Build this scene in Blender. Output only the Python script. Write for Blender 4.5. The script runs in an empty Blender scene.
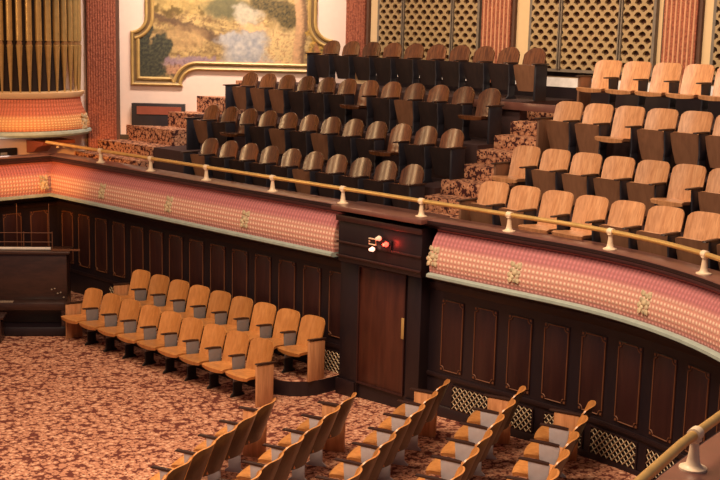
import bpy, bmesh, math, random
from mathutils import Vector, Matrix, noise
random.seed(7)
PI = math.pi
S = bpy.context.scene
COL = S.collection

# ------------------------------------------------------------------ materials
def nt(name):
    m = bpy.data.materials.new(name); m.use_nodes = True
    t = m.node_tree
    return m, t, t.nodes['Principled BSDF']
def node(t, typ, **kw):
    n = t.nodes.new(typ)
    for k, v in kw.items():
        if k.startswith('i_'):
            n.inputs[k[2:].replace('_', ' ')].default_value = v
        else: setattr(n, k, v)
    return n
def ramp(t, fac, stops, interp='LINEAR'):
    r = t.nodes.new('ShaderNodeValToRGB'); r.color_ramp.interpolation = interp
    e = r.color_ramp.elements
    while len(e) < len(stops): e.new(.5)
    for k, (p, c) in enumerate(stops):
        e[k].position = p; e[k].color = (*c, 1)
    t.links.new(fac, r.inputs['Fac']); return r
def plain(name, c, rough=.5, metal=0., emit=None, coat=0., var=.1):
    m, t, b = nt(name)
    tc = node(t, 'ShaderNodeTexCoord'); nz = node(t, 'ShaderNodeTexNoise', i_Scale=9., i_Detail=3.)
    t.links.new(tc.outputs['Object'], nz.inputs['Vector'])
    r = ramp(t, nz.outputs['Fac'], [(.3, tuple(x*(1-var) for x in c)), (.7, tuple(min(1, x*(1+var)) for x in c))])
    t.links.new(r.outputs['Color'], b.inputs['Base Color'])
    b.inputs['Roughness'].default_value = rough; b.inputs['Metallic'].default_value = metal
    b.inputs['Coat Weight'].default_value = coat; b.inputs['Coat Roughness'].default_value = .2
    if emit:
        b.inputs['Emission Color'].default_value = (*emit[0], 1); b.inputs['Emission Strength'].default_value = emit[1]
    return m
def wood(name, c1, c2, rough=.35, scale=(14, 14, 1.6), coat=.25, var=.25):
    m, t, b = nt(name)
    tc = node(t, 'ShaderNodeTexCoord'); mp = node(t, 'ShaderNodeMapping'); mp.inputs['Scale'].default_value = scale
    oi = node(t, 'ShaderNodeObjectInfo'); ad = node(t, 'ShaderNodeVectorMath', operation='ADD')
    t.links.new(tc.outputs['Object'], mp.inputs['Vector']); t.links.new(mp.outputs['Vector'], ad.inputs[0])
    ml = node(t, 'ShaderNodeMath', operation='MULTIPLY'); ml.inputs[1].default_value = 37.
    t.links.new(oi.outputs['Random'], ml.inputs[0]); t.links.new(ml.outputs[0], ad.inputs[1])
    nz = node(t, 'ShaderNodeTexNoise', i_Scale=1.4, i_Detail=5., i_Distortion=.6)
    t.links.new(ad.outputs[0], nz.inputs['Vector'])
    r = ramp(t, nz.outputs['Fac'], [(.32, c1), (.68, c2)])
    hs = node(t, 'ShaderNodeHueSaturation')
    mr = node(t, 'ShaderNodeMapRange'); mr.inputs['To Min'].default_value = 1-var; mr.inputs['To Max'].default_value = 1+var*.6
    t.links.new(oi.outputs['Random'], mr.inputs['Value']); t.links.new(mr.outputs[0], hs.inputs['Value'])
    t.links.new(r.outputs['Color'], hs.inputs['Color']); t.links.new(hs.outputs['Color'], b.inputs['Base Color'])
    b.inputs['Roughness'].default_value = rough
    b.inputs['Coat Weight'].default_value = coat; b.inputs['Coat Roughness'].default_value = .22
    return m
def carpet(name, dark, mid, light):
    m, t, b = nt(name)
    tc = node(t, 'ShaderNodeTexCoord')
    v1 = node(t, 'ShaderNodeTexVoronoi', i_Scale=12.5, i_Randomness=.8); v2 = node(t, 'ShaderNodeTexVoronoi', i_Scale=21., i_Randomness=.9)
    nz = node(t, 'ShaderNodeTexNoise', i_Scale=30., i_Detail=1.)
    for n in (v1, v2, nz): t.links.new(tc.outputs['Object'], n.inputs['Vector'])
    sm_ = node(t, 'ShaderNodeMath', operation='MULTIPLY_ADD'); sm_.inputs[1].default_value = .5; t.links.new(nz.outputs['Fac'], sm_.inputs[0]); t.links.new(v1.outputs['Distance'], sm_.inputs[2])
    a = ramp(t, sm_.outputs[0], [(.50, light), (.60, mid), (.84, mid), (.93, dark)])
    s2 = ramp(t, v2.outputs['Distance'], [(.27, (1, 1, 1)), (.36, (0, 0, 0))])
    mx2 = node(t, 'ShaderNodeMix', data_type='RGBA')
    t.links.new(s2.outputs['Color'], mx2.inputs['Factor']); t.links.new(a.outputs['Color'], mx2.inputs['A']); mx2.inputs['B'].default_value = (*dark, 1)
    t.links.new(mx2.outputs['Result'], b.inputs['Base Color'])
    b.inputs['Roughness'].default_value = .95; b.inputs['Specular IOR Level'].default_value = .1
    return m
def cove_mat(name, pink, salmon, cream):
    # u (metres along the wall) and v (0 bottom..1 top): ribs above, rows of small beads below
    m, t, b = nt(name)
    uv = node(t, 'ShaderNodeUVMap'); sx = node(t, 'ShaderNodeSeparateXYZ'); t.links.new(uv.outputs['UV'], sx.inputs[0])
    def wave(sock, k):
        a = node(t, 'ShaderNodeMath', operation='MULTIPLY'); a.inputs[1].default_value = k; t.links.new(sock, a.inputs[0])
        s = node(t, 'ShaderNodeMath', operation='SINE'); t.links.new(a.outputs[0], s.inputs[0])
        q = node(t, 'ShaderNodeMath', operation='MULTIPLY_ADD'); q.inputs[1].default_value = .5; q.inputs[2].default_value = .5
        t.links.new(s.outputs[0], q.inputs[0]); return q.outputs[0]
    wu = wave(sx.outputs['X'], 2*PI/.062); wv = wave(sx.outputs['Y'], 2*PI*10)
    ribs = ramp(t, wu, [(.25, tuple(x*.72 for x in pink)), (.75, pink)])
    d = node(t, 'ShaderNodeMath', operation='MULTIPLY'); t.links.new(wu, d.inputs[0]); t.links.new(wv, d.inputs[1])
    dots = ramp(t, d.outputs[0], [(.10, salmon), (.62, cream)])
    f = ramp(t, sx.outputs['Y'], [(.0, (.9, .9, .9)), (.10, (.4, .4, .4)), (.2, (0, 0, 0)), (.48, (.05, .05, .05)), (.62, (1, 1, 1))])
    mx = node(t, 'ShaderNodeMix', data_type='RGBA')
    t.links.new(f.outputs['Color'], mx.inputs['Factor']); t.links.new(dots.outputs['Color'], mx.inputs['A']); t.links.new(ribs.outputs['Color'], mx.inputs['B'])
    t.links.new(mx.outputs['Result'], b.inputs['Base Color'])
    bp = node(t, 'ShaderNodeBump', i_Strength=.5, i_Distance=.02); t.links.new(d.outputs[0], bp.inputs['Height']); t.links.new(bp.outputs[0], b.inputs['Normal'])
    b.inputs['Roughness'].default_value = .7
    return m
def brick(name, c1, c2):
    m, t, b = nt(name)
    tc = node(t, 'ShaderNodeTexCoord'); v = node(t, 'ShaderNodeTexVoronoi', i_Scale=26.); v.distance = 'CHEBYCHEV'
    t.links.new(tc.outputs['Object'], v.inputs['Vector'])
    r = ramp(t, v.outputs['Distance'], [(.15, c1), (.6, c2)])
    t.links.new(r.outputs['Color'], b.inputs['Base Color']); b.inputs['Roughness'].default_value = .8
    bp = node(t, 'ShaderNodeBump', i_Strength=.6, i_Distance=.02); t.links.new(v.outputs['Distance'], bp.inputs['Height']); t.links.new(bp.outputs[0], b.inputs['Normal'])
    return m

M = {}
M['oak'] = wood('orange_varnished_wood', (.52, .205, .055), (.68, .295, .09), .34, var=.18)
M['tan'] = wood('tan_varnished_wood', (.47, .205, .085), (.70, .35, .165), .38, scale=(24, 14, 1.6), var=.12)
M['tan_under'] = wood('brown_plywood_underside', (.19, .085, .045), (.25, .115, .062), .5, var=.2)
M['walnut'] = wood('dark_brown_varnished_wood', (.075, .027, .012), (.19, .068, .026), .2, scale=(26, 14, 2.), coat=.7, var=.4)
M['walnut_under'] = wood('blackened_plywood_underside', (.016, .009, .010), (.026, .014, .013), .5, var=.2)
M['arm_dark'] = plain('dark_armrest_wood', (.035, .014, .010), .4, coat=.2)
M['rear_ply'] = wood('stained_shaded_chair_rear', (.045, .027, .018), (.075, .044, .028), .42, scale=(18, 14, 1.6), var=.2)  # darker stain, with the shade on the rears also put into the colour
M['iron_grey'] = plain('grey_painted_iron', (.44, .41, .44), .5)
M['iron_mid'] = plain('darker_grey_iron', (.21, .19, .19), .5)  # darker grey for the standards of the side chairs
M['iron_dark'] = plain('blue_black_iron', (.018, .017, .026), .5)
M['panel_dark'] = wood('dark_panel_wood', (.012, .0066, .0095), (.017, .0092, .0125), .42, scale=(6, 6, 1), coat=.1, var=0)
M['panel_red'] = wood('reddish_panel_wood', (.030, .0095, .0095), (.046, .0145, .0125), .4, scale=(9, 9, 1), coat=.1, var=.1)
M['door_wood'] = wood('door_mahogany', (.052, .0145, .0095), (.092, .026, .015), .35, scale=(9, 9, 1), coat=.2, var=0)
M['inlay'] = plain('gilt_inlay', (.17, .062, .026), .5)
M['cap'] = plain('polished_cap_wood', (.17, .068, .052), .32, coat=.4)
M['cap_dark'] = plain('cap_edge_wood', (.020, .009, .010), .4)
M['brass'] = plain('brass_rail', (.78, .50, .17), .34, .55)
M['post'] = plain('cream_painted_post', (.85, .66, .46), .4)
M['gold'] = plain('gilt_frame', (.50, .32, .11), .45, .1)
M['gold_dark'] = plain('antique_gilt', (.17, .10, .04), .5, .1)
M['plaster'] = plain('pinkish_plaster', (.86, .65, .55), .85, var=.02)
M['cream'] = plain('cream_plaster', (.80, .56, .32), .85, var=.02)
M['white_panel'] = plain('white_wall_panel', (.86, .80, .80), .7)
M['ledge'] = plain('pale_ledge_paint', (.36, .43, .385), .6)
M['carpet'] = carpet('floral_carpet', (.145, .042, .031), (.54, .245, .148), (.76, .44, .285))
M['carpet2'] = carpet('balcony_carpet', (.06, .02, .02), (.46, .21, .12), (.62, .33, .19))
M['tier'] = plain('dark_tier_floor', (.05, .022, .022), .7)
M['cove'] = cove_mat('cove_plaster', (.54, .185, .195), (.62, .29, .225), (.86, .61, .46))
M['organ_cove_lit'] = cove_mat('orange_lit_cove_plaster', (.62, .17, .09), (.66, .30, .12), (.86, .56, .25))  # cove plaster again, with the orange light on the corbel put into its colour
M['brick'] = brick('terracotta_brick', (.44, .135, .07), (.24, .062, .033))
M['rib'] = plain('terracotta_rib', (.70, .34, .19), .7)
M['brick_shade'] = plain('shaded_brick_side', (.12, .055, .035), .8)  # shadow on the pillar sides, painted as dark strips
M['lattice'] = plain('lattice_plaster', (.42, .285, .145), .75, var=.04)
M['mullion'] = plain('grey_mullion', (.20, .155, .12), .6)
M['void'] = plain('dark_void', (.016, .007, .006), .9)
M['recess_dark'] = plain('dark_recess_backing', (.060, .018, .008), .9)  # dark sheet painted as the shade of the recess behind the holes
M['grille'] = plain('brass_grille', (.56, .42, .26), .5, .2)
M['pipe'] = plain('gilt_pipe', (.54, .36, .14), .30, .5)
M['pipe_mouth'] = plain('pipe_mouth_dark_gilt', (.34, .19, .08), .5, .3)  # darker gilt for the pipe mouths
M['red_wood'] = plain('red_bracket_wood', (.30, .075, .04), .5)
M['rosette'] = plain('olive_gilt_rosette', (.50, .40, .25), .6, var=.5)
M['console'] = wood('organ_console_wood', (.030, .013, .010), (.055, .022, .015), .35, scale=(3, 3, 12), coat=.2, var=0)
M['key'] = plain('ivory_key', (.34, .25, .18), .5)
M['lampstrip'] = plain('white_desk_light', (.9, .8, .7), .5)
M['black'] = plain('black_metal', (.014, .012, .014), .5)
M['bulb_warm'] = plain('warm_bulb', (1, .8, .65), .4, emit=((1., .46, .32), 2.2))
M['bulb_red'] = plain('red_bulb', (1, .1, .05), .4, emit=((1., .05, .03), 5.))
M['bulb_faint_glow'] = plain('clear_bulb_faint_glow', (.85, .62, .48), .3, emit=((1., .5, .32), .5))  # unlit bulb, brightened by a faint glow put into its emission
M['sign_mark'] = plain('pale_sign_mark', (.35, .30, .26), .6)

# mural: a painted landscape, colours held as a colour attribute
mm, t_, b_ = nt('mural_paint')
ca = node(t_, 'ShaderNodeVertexColor'); ca.layer_name = 'Paint'
nz_ = node(t_, 'ShaderNodeTexNoise', i_Scale=14., i_Detail=4.); tc_ = node(t_, 'ShaderNodeTexCoord'); t_.links.new(tc_.outputs['Object'], nz_.inputs['Vector'])
rr_ = ramp(t_, nz_.outputs['Fac'], [(.3, (.82, .82, .82)), (.7, (1.15, 1.1, 1.05))])
mx_ = node(t_, 'ShaderNodeMix', data_type='RGBA', blend_type='MULTIPLY'); mx_.inputs['Factor'].default_value = 1
t_.links.new(ca.outputs['Color'], mx_.inputs['A']); t_.links.new(rr_.outputs['Color'], mx_.inputs['B'])
t_.links.new(mx_.outputs['Result'], b_.inputs['Base Color']); b_.inputs['Roughness'].default_value = .75
M['mural'] = mm

# ------------------------------------------------------------------ mesh builder
class MB:
    def __init__(s): s.v = []; s.f = []; s.m = []; s.uv = {}
    def add(s, vs, fs, mi=0):
        o = len(s.v); s.v += [tuple(p) for p in vs]
        for f in fs: s.f.append(tuple(i+o for i in f)); s.m.append(mi)
        return s
    def box(s, x0, x1, y0, y1, z0, z1, mi=0, T=None):
        vs = [Vector((x, y, z)) for z in (z0, z1) for y in (y0, y1) for x in (x0, x1)]
        if T: vs = [T @ p for p in vs]
        return s.add(vs, [(0, 2, 3, 1), (4, 5, 7, 6), (0, 1, 5, 4), (2, 6, 7, 3), (0, 4, 6, 2), (1, 3, 7, 5)], mi)
    def prism(s, poly, z0, z1, mi=0, T=None, mside=None):
        n = len(poly); vs = [Vector((x, y, z0)) for x, y in poly]+[Vector((x, y, z1)) for x, y in poly]
        if T: vs = [T @ p for p in vs]
        s.add(vs, [tuple(range(n-1, -1, -1)), tuple(range(n, 2*n))], mi)
        o = len(s.v)-2*n
        for i in range(n):
            j = (i+1) % n; s.f.append((o+i, o+j, o+n+j, o+n+i)); s.m.append(mi if mside is None else mside)
        return s
    def slab(s, P, Q, nu, nv, mi=0, mq=None, me=None):
        mq = mi if mq is None else mq; me = mi if me is None else me
        o = len(s.v)
        for F in (P, Q):
            for j in range(nv+1):
                for i in range(nu+1): s.v.append(tuple(F(-1+2*i/nu, j/nv)))
        a = lambda i, j: o+j*(nu+1)+i
        b = lambda i, j: o+(nu+1)*(nv+1)+j*(nu+1)+i
        for j in range(nv):
            for i in range(nu):
                s.f.append((a(i, j), a(i+1, j), a(i+1, j+1), a(i, j+1))); s.m.append(mi)
                s.f.append((b(i, j), b(i, j+1), b(i+1, j+1), b(i+1, j))); s.m.append(mq)
        for i in range(nu):
            s.f.append((a(i+1, 0), a(i, 0), b(i, 0), b(i+1, 0))); s.m.append(me)
            s.f.append((a(i, nv), a(i+1, nv), b(i+1, nv), b(i, nv))); s.m.append(me)
        for j in range(nv):
            s.f.append((a(0, j), a(0, j+1), b(0, j+1), b(0, j))); s.m.append(me)
            s.f.append((a(nu, j+1), a(nu, j), b(nu, j), b(nu, j+1))); s.m.append(me)
        return s
    def lathe(s, prof, c=(0, 0, 0), n=14, mi=0, T=None, sx=1., sy=1., a0=0., a1=2*PI):
        full = abs(a1-a0-2*PI) < 1e-6; k = n if full else n+1; vs = []
        for r, z in prof:
            for i in range(k):
                a = a0+(a1-a0)*i/n
                p = Vector((c[0]+r*sx*math.cos(a), c[1]+r*sy*math.sin(a), c[2]+z)); vs.append(T @ p if T else p)
        fs = []
        for j in range(len(prof)-1):
            for i in range(n):
                q = (i+1) % k; fs.append((j*k+i, j*k+q, (j+1)*k+q, (j+1)*k+i))
        if full: fs += [tuple(range(k-1, -1, -1)), tuple((len(prof)-1)*k+i for i in range(k))]
        return s.add(vs, fs, mi)
    def tube(s, pts, r, n=8, mi=0, closed=False):
        pts = [Vector(p) for p in pts]; N = len(pts); vs = []
        for i, p in enumerate(pts):
            a = pts[(i-1) % N] if (closed or i) else p; b = pts[(i+1) % N] if (closed or i < N-1) else p
            d = (b-a).normalized(); u = Vector((0, 0, 1)) if abs(d.z) < .9 else Vector((1, 0, 0))
            x = d.cross(u).normalized(); y = x.cross(d)
            for k in range(n):
                an = 2*PI*k/n; vs.append(p+r*(math.cos(an)*x+math.sin(an)*y))
        fs = []
        for i in range(N if closed else N-1):
            for k in range(n):
                a, b = i*n+k, i*n+(k+1) % n; c, d = ((i+1) % N)*n+(k+1) % n, ((i+1) % N)*n+k
                fs.append((a, b, c, d))
        if not closed: fs += [tuple(range(n-1, -1, -1)), tuple((N-1)*n+k for k in range(n))]
        return s.add(vs, fs, mi)
    def sweep(s, prof, path, mi=0, uv=False):
        # prof: closed list of (offset towards the hall, z); path: (x, y, nx, ny, s)
        n = len(prof); o = len(s.v)
        for x, y, nx, ny, d in path:
            for of, z in prof: s.v.append((x+nx*of, y+ny*of, z))
        for i in range(len(path)-1):
            for k in range(n):
                q = (k+1) % n
                f = (o+i*n+k, o+(i+1)*n+k, o+(i+1)*n+q, o+i*n+q)
                if uv:
                    vk, vq = k/(n-1), (q/(n-1) if q else 1.)
                    s.uv[len(s.f)] = [(path[i][4], vk), (path[i+1][4], vk), (path[i+1][4], vq), (path[i][4], vq)]
                s.f.append(f); s.m.append(mi)
        s.f.append(tuple(o+k for k in range(n))); s.m.append(mi)
        s.f.append(tuple(o+(len(path)-1)*n+k for k in range(n-1, -1, -1))); s.m.append(mi)
        return s
    def mesh(s, name, mats, bevel=0, smooth=True, fixn=True, seg=2):
        me = bpy.data.meshes.new(name)
        me.from_pydata(s.v, [], s.f)
        for m in (mats if isinstance(mats, (list, tuple)) else [mats]): me.materials.append(M[m] if isinstance(m, str) else m)
        me.polygons.foreach_set('material_index', s.m)
        if s.uv:
            L = me.uv_layers.new(name='UVMap')
            for pi, uvs in s.uv.items():
                for li, q in zip(me.polygons[pi].loop_indices, uvs): L.data[li].uv = q
        bm = bmesh.new(); bm.from_mesh(me)
        if fixn: bmesh.ops.recalc_face_normals(bm, faces=bm.faces)
        if bevel:
            es = [e for e in bm.edges if len(e.link_faces) == 2 and e.calc_face_angle(0) > .6]
            bmesh.ops.bevel(bm, geom=es, offset=bevel, segments=seg, affect='EDGES', profile=.5, clamp_overlap=True)
        for e in bm.edges: e.smooth = not (len(e.link_faces) == 2 and e.calc_face_angle(0) > .62)
        for f in bm.faces: f.smooth = smooth
        bm.to_mesh(me); bm.free()
        return me
    def build(s, name, mats, parent=None, **kw):
        return link(name, s.mesh(name, mats, **kw), parent)
def link(name, me, parent=None):
    o = bpy.data.objects.new(name, me); COL.objects.link(o)
    if parent: o.parent = parent
    return o
def tag(o, label=None, cat=None, group=None, kind=None):
    if label: o['label'] = label
    if cat: o['category'] = cat
    if group: o['group'] = group
    if kind: o['kind'] = kind
    return o
def empty(name, loc=(0, 0, 0), rz=0., **kw):
    o = bpy.data.objects.new(name, None); COL.objects.link(o); o.location = loc; o.rotation_euler = (0, 0, rz); o.empty_display_size = .1
    return tag(o, **kw)
def struct(o, label): return tag(o, label, None, None, 'structure')

# ------------------------------------------------------------------ plan of the hall (metres)
WY = 12.25          # face of the panelled parapet wall on its straight run
CX, CY, CR = -8.3, 6.95, 5.30   # centre and radius of its curve
LX = -20.0          # face of the wall below the organ
def path_left(x_end=-12.08, n=44):
    p = []; s = 0
    for i in range(21):
        y = 4+(WY-4)*i/20
        p.append((LX, y, 1, 0 if i < 20 else -1, y-WY))
    for i in range(1, n+1):
        x = LX+(x_end-LX)*i/n; p.append((x, WY, 0, -1, x-LX))
    return p
def tail(off):
    # near end of the balcony edge: the curve loosens and runs past the camera
    P = [(-3.68, 9.10), (-3.52, 8.2), (-3.42, 7.4), (-3.33, 6.7), (-3.22, 6.0), (-3.07, 5.3), (-2.86, 4.5), (-2.6, 3.7), (-2.35, 3.0)]
    out = []
    for i in range(1, len(P)):
        a, c = Vector(P[i-1]), Vector(P[min(i+1, len(P)-1)]); d = (c-a).normalized(); n = Vector((d.y, -d.x))   # hall side
        out.append((P[i][0]-n.x*off, P[i][1]-n.y*off, n.x, n.y))
    return out
A_END = math.radians(25)
def path_right(x0=-10.98):
    p = []
    for i in range(11):
        x = x0+(CX-x0)*i/10; p.append((x, WY, 0, -1, x-LX))
    s0 = CX-LX
    for i in range(1, 37):
        a = PI/2+(A_END-PI/2)*i/36; p.append((CX+CR*math.cos(a), CY+CR*math.sin(a), -math.cos(a), -math.sin(a), s0+CR*(PI/2-a)))
    d = s0+CR*(PI/2-A_END)
    for x, y, nx, ny in tail(.2):
        d += math.hypot(x-p[-1][0], y-p[-1][1]); p.append((x, y, nx, ny, d))
    return p
def on_right(s):  # s measured from x=CX along the curve (negative = straight part): point, normal
    if s <= 0: return (CX+s, WY), (0, -1)
    a = PI/2-s/CR
    return (CX+CR*math.cos(a), CY+CR*math.sin(a)), (-math.cos(a), -math.sin(a))
def frame_at(p, n):   # local x along the wall, local -y towards the hall
    return Matrix.Translation((p[0], p[1], 0)) @ Matrix.Rotation(math.atan2(-n[1], -n[0])-PI/2, 4, 'Z')

NS = Vector((.906, .423, 0))
def rake(x, y):
    s = x*NS.x+y*NS.y
    return max(0., (s+5.75)*.036)

# ------------------------------------------------------------------ main floor
mb = MB(); nx, ny = 60, 60
for j in range(ny+1):
    for i in range(nx+1):
        x = -20.3+18.6*i/nx; y = -1+13.4*j/ny; mb.v.append((x, y, rake(x, y)))
for j in range(ny):
    for i in range(nx):
        a = j*(nx+1)+i; mb.f.append((a, a+1, a+nx+2, a+nx+1)); mb.m.append(0)
struct(mb.build('floor', 'carpet'), 'salmon and maroon floral carpet on the open main floor')

# ------------------------------------------------------------------ parapet walls
mb = MB().sweep([(-.12, 0), (0, 0), (0, 2.78), (-.12, 2.78)], path_left())
wl = struct(mb.build('wall_left', 'panel_dark'), 'dark panelled wall below the balcony, left of the door')
mb = MB().sweep([(-.12, 0), (0, 0), (0, 2.78), (-.12, 2.78)], path_right(-10.52))
wr = struct(mb.build('wall_right', 'panel_dark'), 'dark panelled wall curving below the balcony, right of the door')
# base and rail mouldings
for nm, pth, par in (('baseboard_left', path_left(), None), ('baseboard_right', path_right(-10.52), None)):
    mb = MB().sweep([(.002, 0), (.035, 0), (.035, .19), (.02, .215), (.002, .215)], pth)
    mb.sweep([(.002, .60), (.02, .60), (.028, .63), (.02, .66), (.002, .66)], pth)
    mb.sweep([(.002, 1.83), (.018, 1.83), (.03, 1.88), (.03, 1.93), (.002, 1.95)], pth)
    struct(mb.build(nm, 'cap_dark'), 'dark wooden base and chair mouldings along the panelled wall')
# panels with inlay
def panel_meshes(w=.38, h=1.0):
    p = MB().box(-w/2, w/2, -.014, .01, -h/2, h/2).mesh('panel', 'panel_red', bevel=.006)
    a, b, c = w/2-.012, h/2-.012, .055
    out = []
    for sx, sz in ((1, 1), (-1, 1), (-1, -1), (1, -1)):
        cs = [(a-c, b), (a-c, b-.02), (a-c+.012, b-.042), (a-.02, b-c), (a, b-c)]
        if sx*sz < 0: cs = cs[::-1]
        cs = [(x*sx, z*sz) for x, z in cs]
        out += cs[::-1]
    il = MB().tube([(x, -.017, z) for x, z in out], .0085, n=5, closed=True)
    for sx in (1, -1):
        for sz in (1, -1):
            il.box(sx*(a-.012)-.014, sx*(a-.012)+.014, -.020, -.012, sz*(b-.012)-.014, sz*(b-.012)+.014)
    return p, il.mesh('inlay', 'inlay')
PANEL, INLAY = panel_meshes()
def put_panel(par, T, z=1.215):
    o = link('panel', PANEL, par); o.matrix_world = T @ Matrix.Translation((0, 0, z))
    i = link('inlay', INLAY, o)
for k in range(14):
    x = -12.31-.563*k
    if x < LX+.2: break
    put_panel(wl, frame_at((x, WY), (0, -1)), 1.26)
for k in range(14):
    y = 11.85-.563*k
    put_panel(wl, frame_at((LX, y), (1, 0)), 1.26)
k = 0; s = -1.80
while s < 5.6:
    p, n = on_right(s) if s < CR*PI/2 else ((CX+CR, CY-(s-CR*PI/2)), (-1, 0))
    put_panel(wr, frame_at(p, n), 1.215); s += .566
# vents at the foot of the wall
def grille_mesh(w, h=.32):
    g = MB(); 
    g.box(-w/2, w/2, .004, .012, 0, h, 1)
    for a in range(int(-w/.085)-4, int(w/.085)+5):
        for sg in (1, -1):
            x0 = a*.085; pts = []
            # strip from (x0,0) leaning to (x0+sg*.24,h), clipped to the opening
            t0, t1 = 0., 1.
            dx = sg*.30
            for lim, sgn in ((w/2-.008, 1), (-w/2+.008, -1)):
                v0 = (x0-lim)*sgn; v1 = (x0+dx-lim)*sgn
                if v0 > 0 and v1 > 0: t0 = 2
                elif v0 > 0: t0 = max(t0, v0/(v0-v1))
                elif v1 > 0: t1 = min(t1, v0/(v0-v1))
            if t1-t0 < .05: continue
            g.tube([(x0+dx*t0, -.008-sg*.004, h*t0), (x0+dx*t1, -.008-sg*.004, h*t1)], .0075, n=4)
    return g.mesh('lattice', ['grille', 'void'])
GM = {}
def vent(p, n, w, label, z=.22):
    T = frame_at(p, n)
    key = round(w, 2)
    if key not in GM:
        f = MB().box(-w/2-.02, w/2+.02, -.012, .0, -.02, .0).box(-w/2-.02, w/2+.02, -.012, .0, .32, .34).box(-w/2-.02, -w/2, -.012, 0, 0, .32).box(w/2, w/2+.02, -.012, 0, 0, .32)
        GM[key] = (grille_mesh(w), f.mesh('vent_frame', 'cap_dark'))
    e = empty('vent_grille', T.translation+Vector((0, 0, z))+Vector((n[0], n[1], 0))*.016, T.to_euler().z, label=label, cat='vent', group='brass lattice vents along the foot of the wall')
    link('lattice', GM[key][0], e); link('vent_frame', GM[key][1], e)
vent((-12.52, WY), (0, -1), .62, 'brass lattice vent beside the end of the left back chair row')
for x, lb in ((-14.3, 'brass lattice vent hidden low behind the middle of the left chairs'), (-17.9, 'brass lattice vent by the first chair at the far end of the left rows')):
    vent((x, WY), (0, -1), .7, lb)
for s0, w, lb in ((-1.40, .70, 'brass lattice vent behind the third row of floor chairs, right of the door'),
                  (-.66, .50, 'short brass lattice vent behind the fourth row of floor chairs'),
                  (.07, .58, 'brass lattice vent behind the last full row of floor chairs'),
                  (.86, .72, 'wide brass lattice vent on the bare carpet beneath the curving wall'),
                  (1.70, .60, 'brass lattice vent half hidden by the near handrail')):
    p, n = on_right(s0); vent(p, n, w, lb)

# cove with ribs and beads, pale ledge below, polished cap above
def cove_prof():
    pts = [(.0, 2.10), (.33, 2.13), (.35, 2.20), (.355, 2.28), (.345, 2.37), (.325, 2.45), (.295, 2.53), (.255, 2.60), (.21, 2.655), (.17, 2.685), (.0, 2.69)]
    return pts
def cove(name, pth, label):
    mb = MB(); n = 12
    face = cove_prof()[1:-1]; N = len(face)
    o = 0
    for x, y, nx, ny, d in pth:
        for of, z in face: mb.v.append((x+nx*of, y+ny*of, z))
    for i in range(len(pth)-1):
        for k in range(N-1):
            f = (i*N+k, (i+1)*N+k, (i+1)*N+k+1, i*N+k+1)
            mb.uv[len(mb.f)] = [(pth[i][4], k/(N-1)), (pth[i+1][4], k/(N-1)), (pth[i+1][4], (k+1)/(N-1)), (pth[i][4], (k+1)/(N-1))]
            mb.f.append(f); mb.m.append(0)
    # solid back so that its end shows its bulging section
    b0 = len(mb.v)
    for e in (0, len(pth)-1):
        x, y, nx, ny, d = pth[e]
        mb.v += [(x, y, 2.69), (x, y, 2.10)]
        q = len(mb.v)
        mb.f.append(tuple(e*N+k for k in range(N))+(q-2, q-1)); mb.m.append(0)
        mb.uv[len(mb.f)-1] = [(0, k/(N-1)) for k in range(N)]+[(0, 1), (0, 0)]
    o = struct(mb.build(name, 'cove', fixn=True), label)
    l = MB().sweep([(.002, 2.06), (.36, 2.06), (.405, 2.08), (.405, 2.115), (.36, 2.13), (.002, 2.13)], pth)
    l.build('ledge', 'ledge', o)['label'] = 'pale painted ledge'
    br = MB().sweep([(.14, 2.684), (.20, 2.684), (.205, 2.697), (.14, 2.70)], pth)
    br.build('bead_moulding', 'cove', o)
    dk = MB().sweep([(.002, 1.95), (.10, 1.95), (.30, 2.03), (.36, 2.058), (.002, 2.058)], pth)
    dk.build('bracket_moulding', 'panel_dark', o)
    return o
c1 = cove('trim_1', path_left(), 'pink ribbed plaster cove under the balcony edge, left of the door')
c2 = cove('trim_2', path_right(-10.26), 'pink ribbed plaster cove under the curving balcony edge, right of the door')
# ornaments on the cove
def rosette_mesh():
    r = MB(); rnd = random.Random(3)
    for k in range(9):
        a = 2*PI*k/9; R = .085 if k % 2 else .06
        T = Matrix.Translation((R*math.cos(a), 0, R*1.25*math.sin(a)))
        r.lathe([(0.002, -.035), (.022, -.022), (.032, 0), (.022, .022), (.002, .035)], n=7, T=T @ Matrix.Rotation(rnd.random(), 4, 'Y'), sy=.5)
    r.lathe([(.002, -.05), (.04, -.03), (.05, 0), (.04, .03), (.002, .05)], n=8, sy=.55)
    for sx in (-1, 1):
        for zz in (-.10, .10):
            r.lathe([(.002, -.04), (.028, -.02), (.034, .01), (.002, .045)], n=7, T=Matrix.Translation((sx*.055, .0, zz)) @ Matrix.Rotation(sx*(.6 if zz > 0 else 2.5), 4, 'Y'), sy=.5)
    return r.mesh('rosette', 'rosette')
RO = rosette_mesh()
def put_rosette(par, p, n):
    o = link('rosette', RO, par); o.matrix_world = Matrix.Translation((p[0]+n[0]*.345, p[1]+n[1]*.345, 2.36)) @ Matrix.Rotation(math.atan2(-n[1], -n[0])-PI/2, 4, 'Z') @ Matrix.Rotation(-.22, 4, 'X')
for x in (-17.95, -16.0, -14.05): put_rosette(c1, (x, WY), (0, -1))
put_rosette(c1, (LX+.12, WY-.55), (1, 0))
for s in (-1.90, -.55, 1.55, 3.5): put_rosette(c2, *on_right(s))
for y in (9.6, 7.6): put_rosette(c1, (LX, y), (1, 0))
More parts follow.
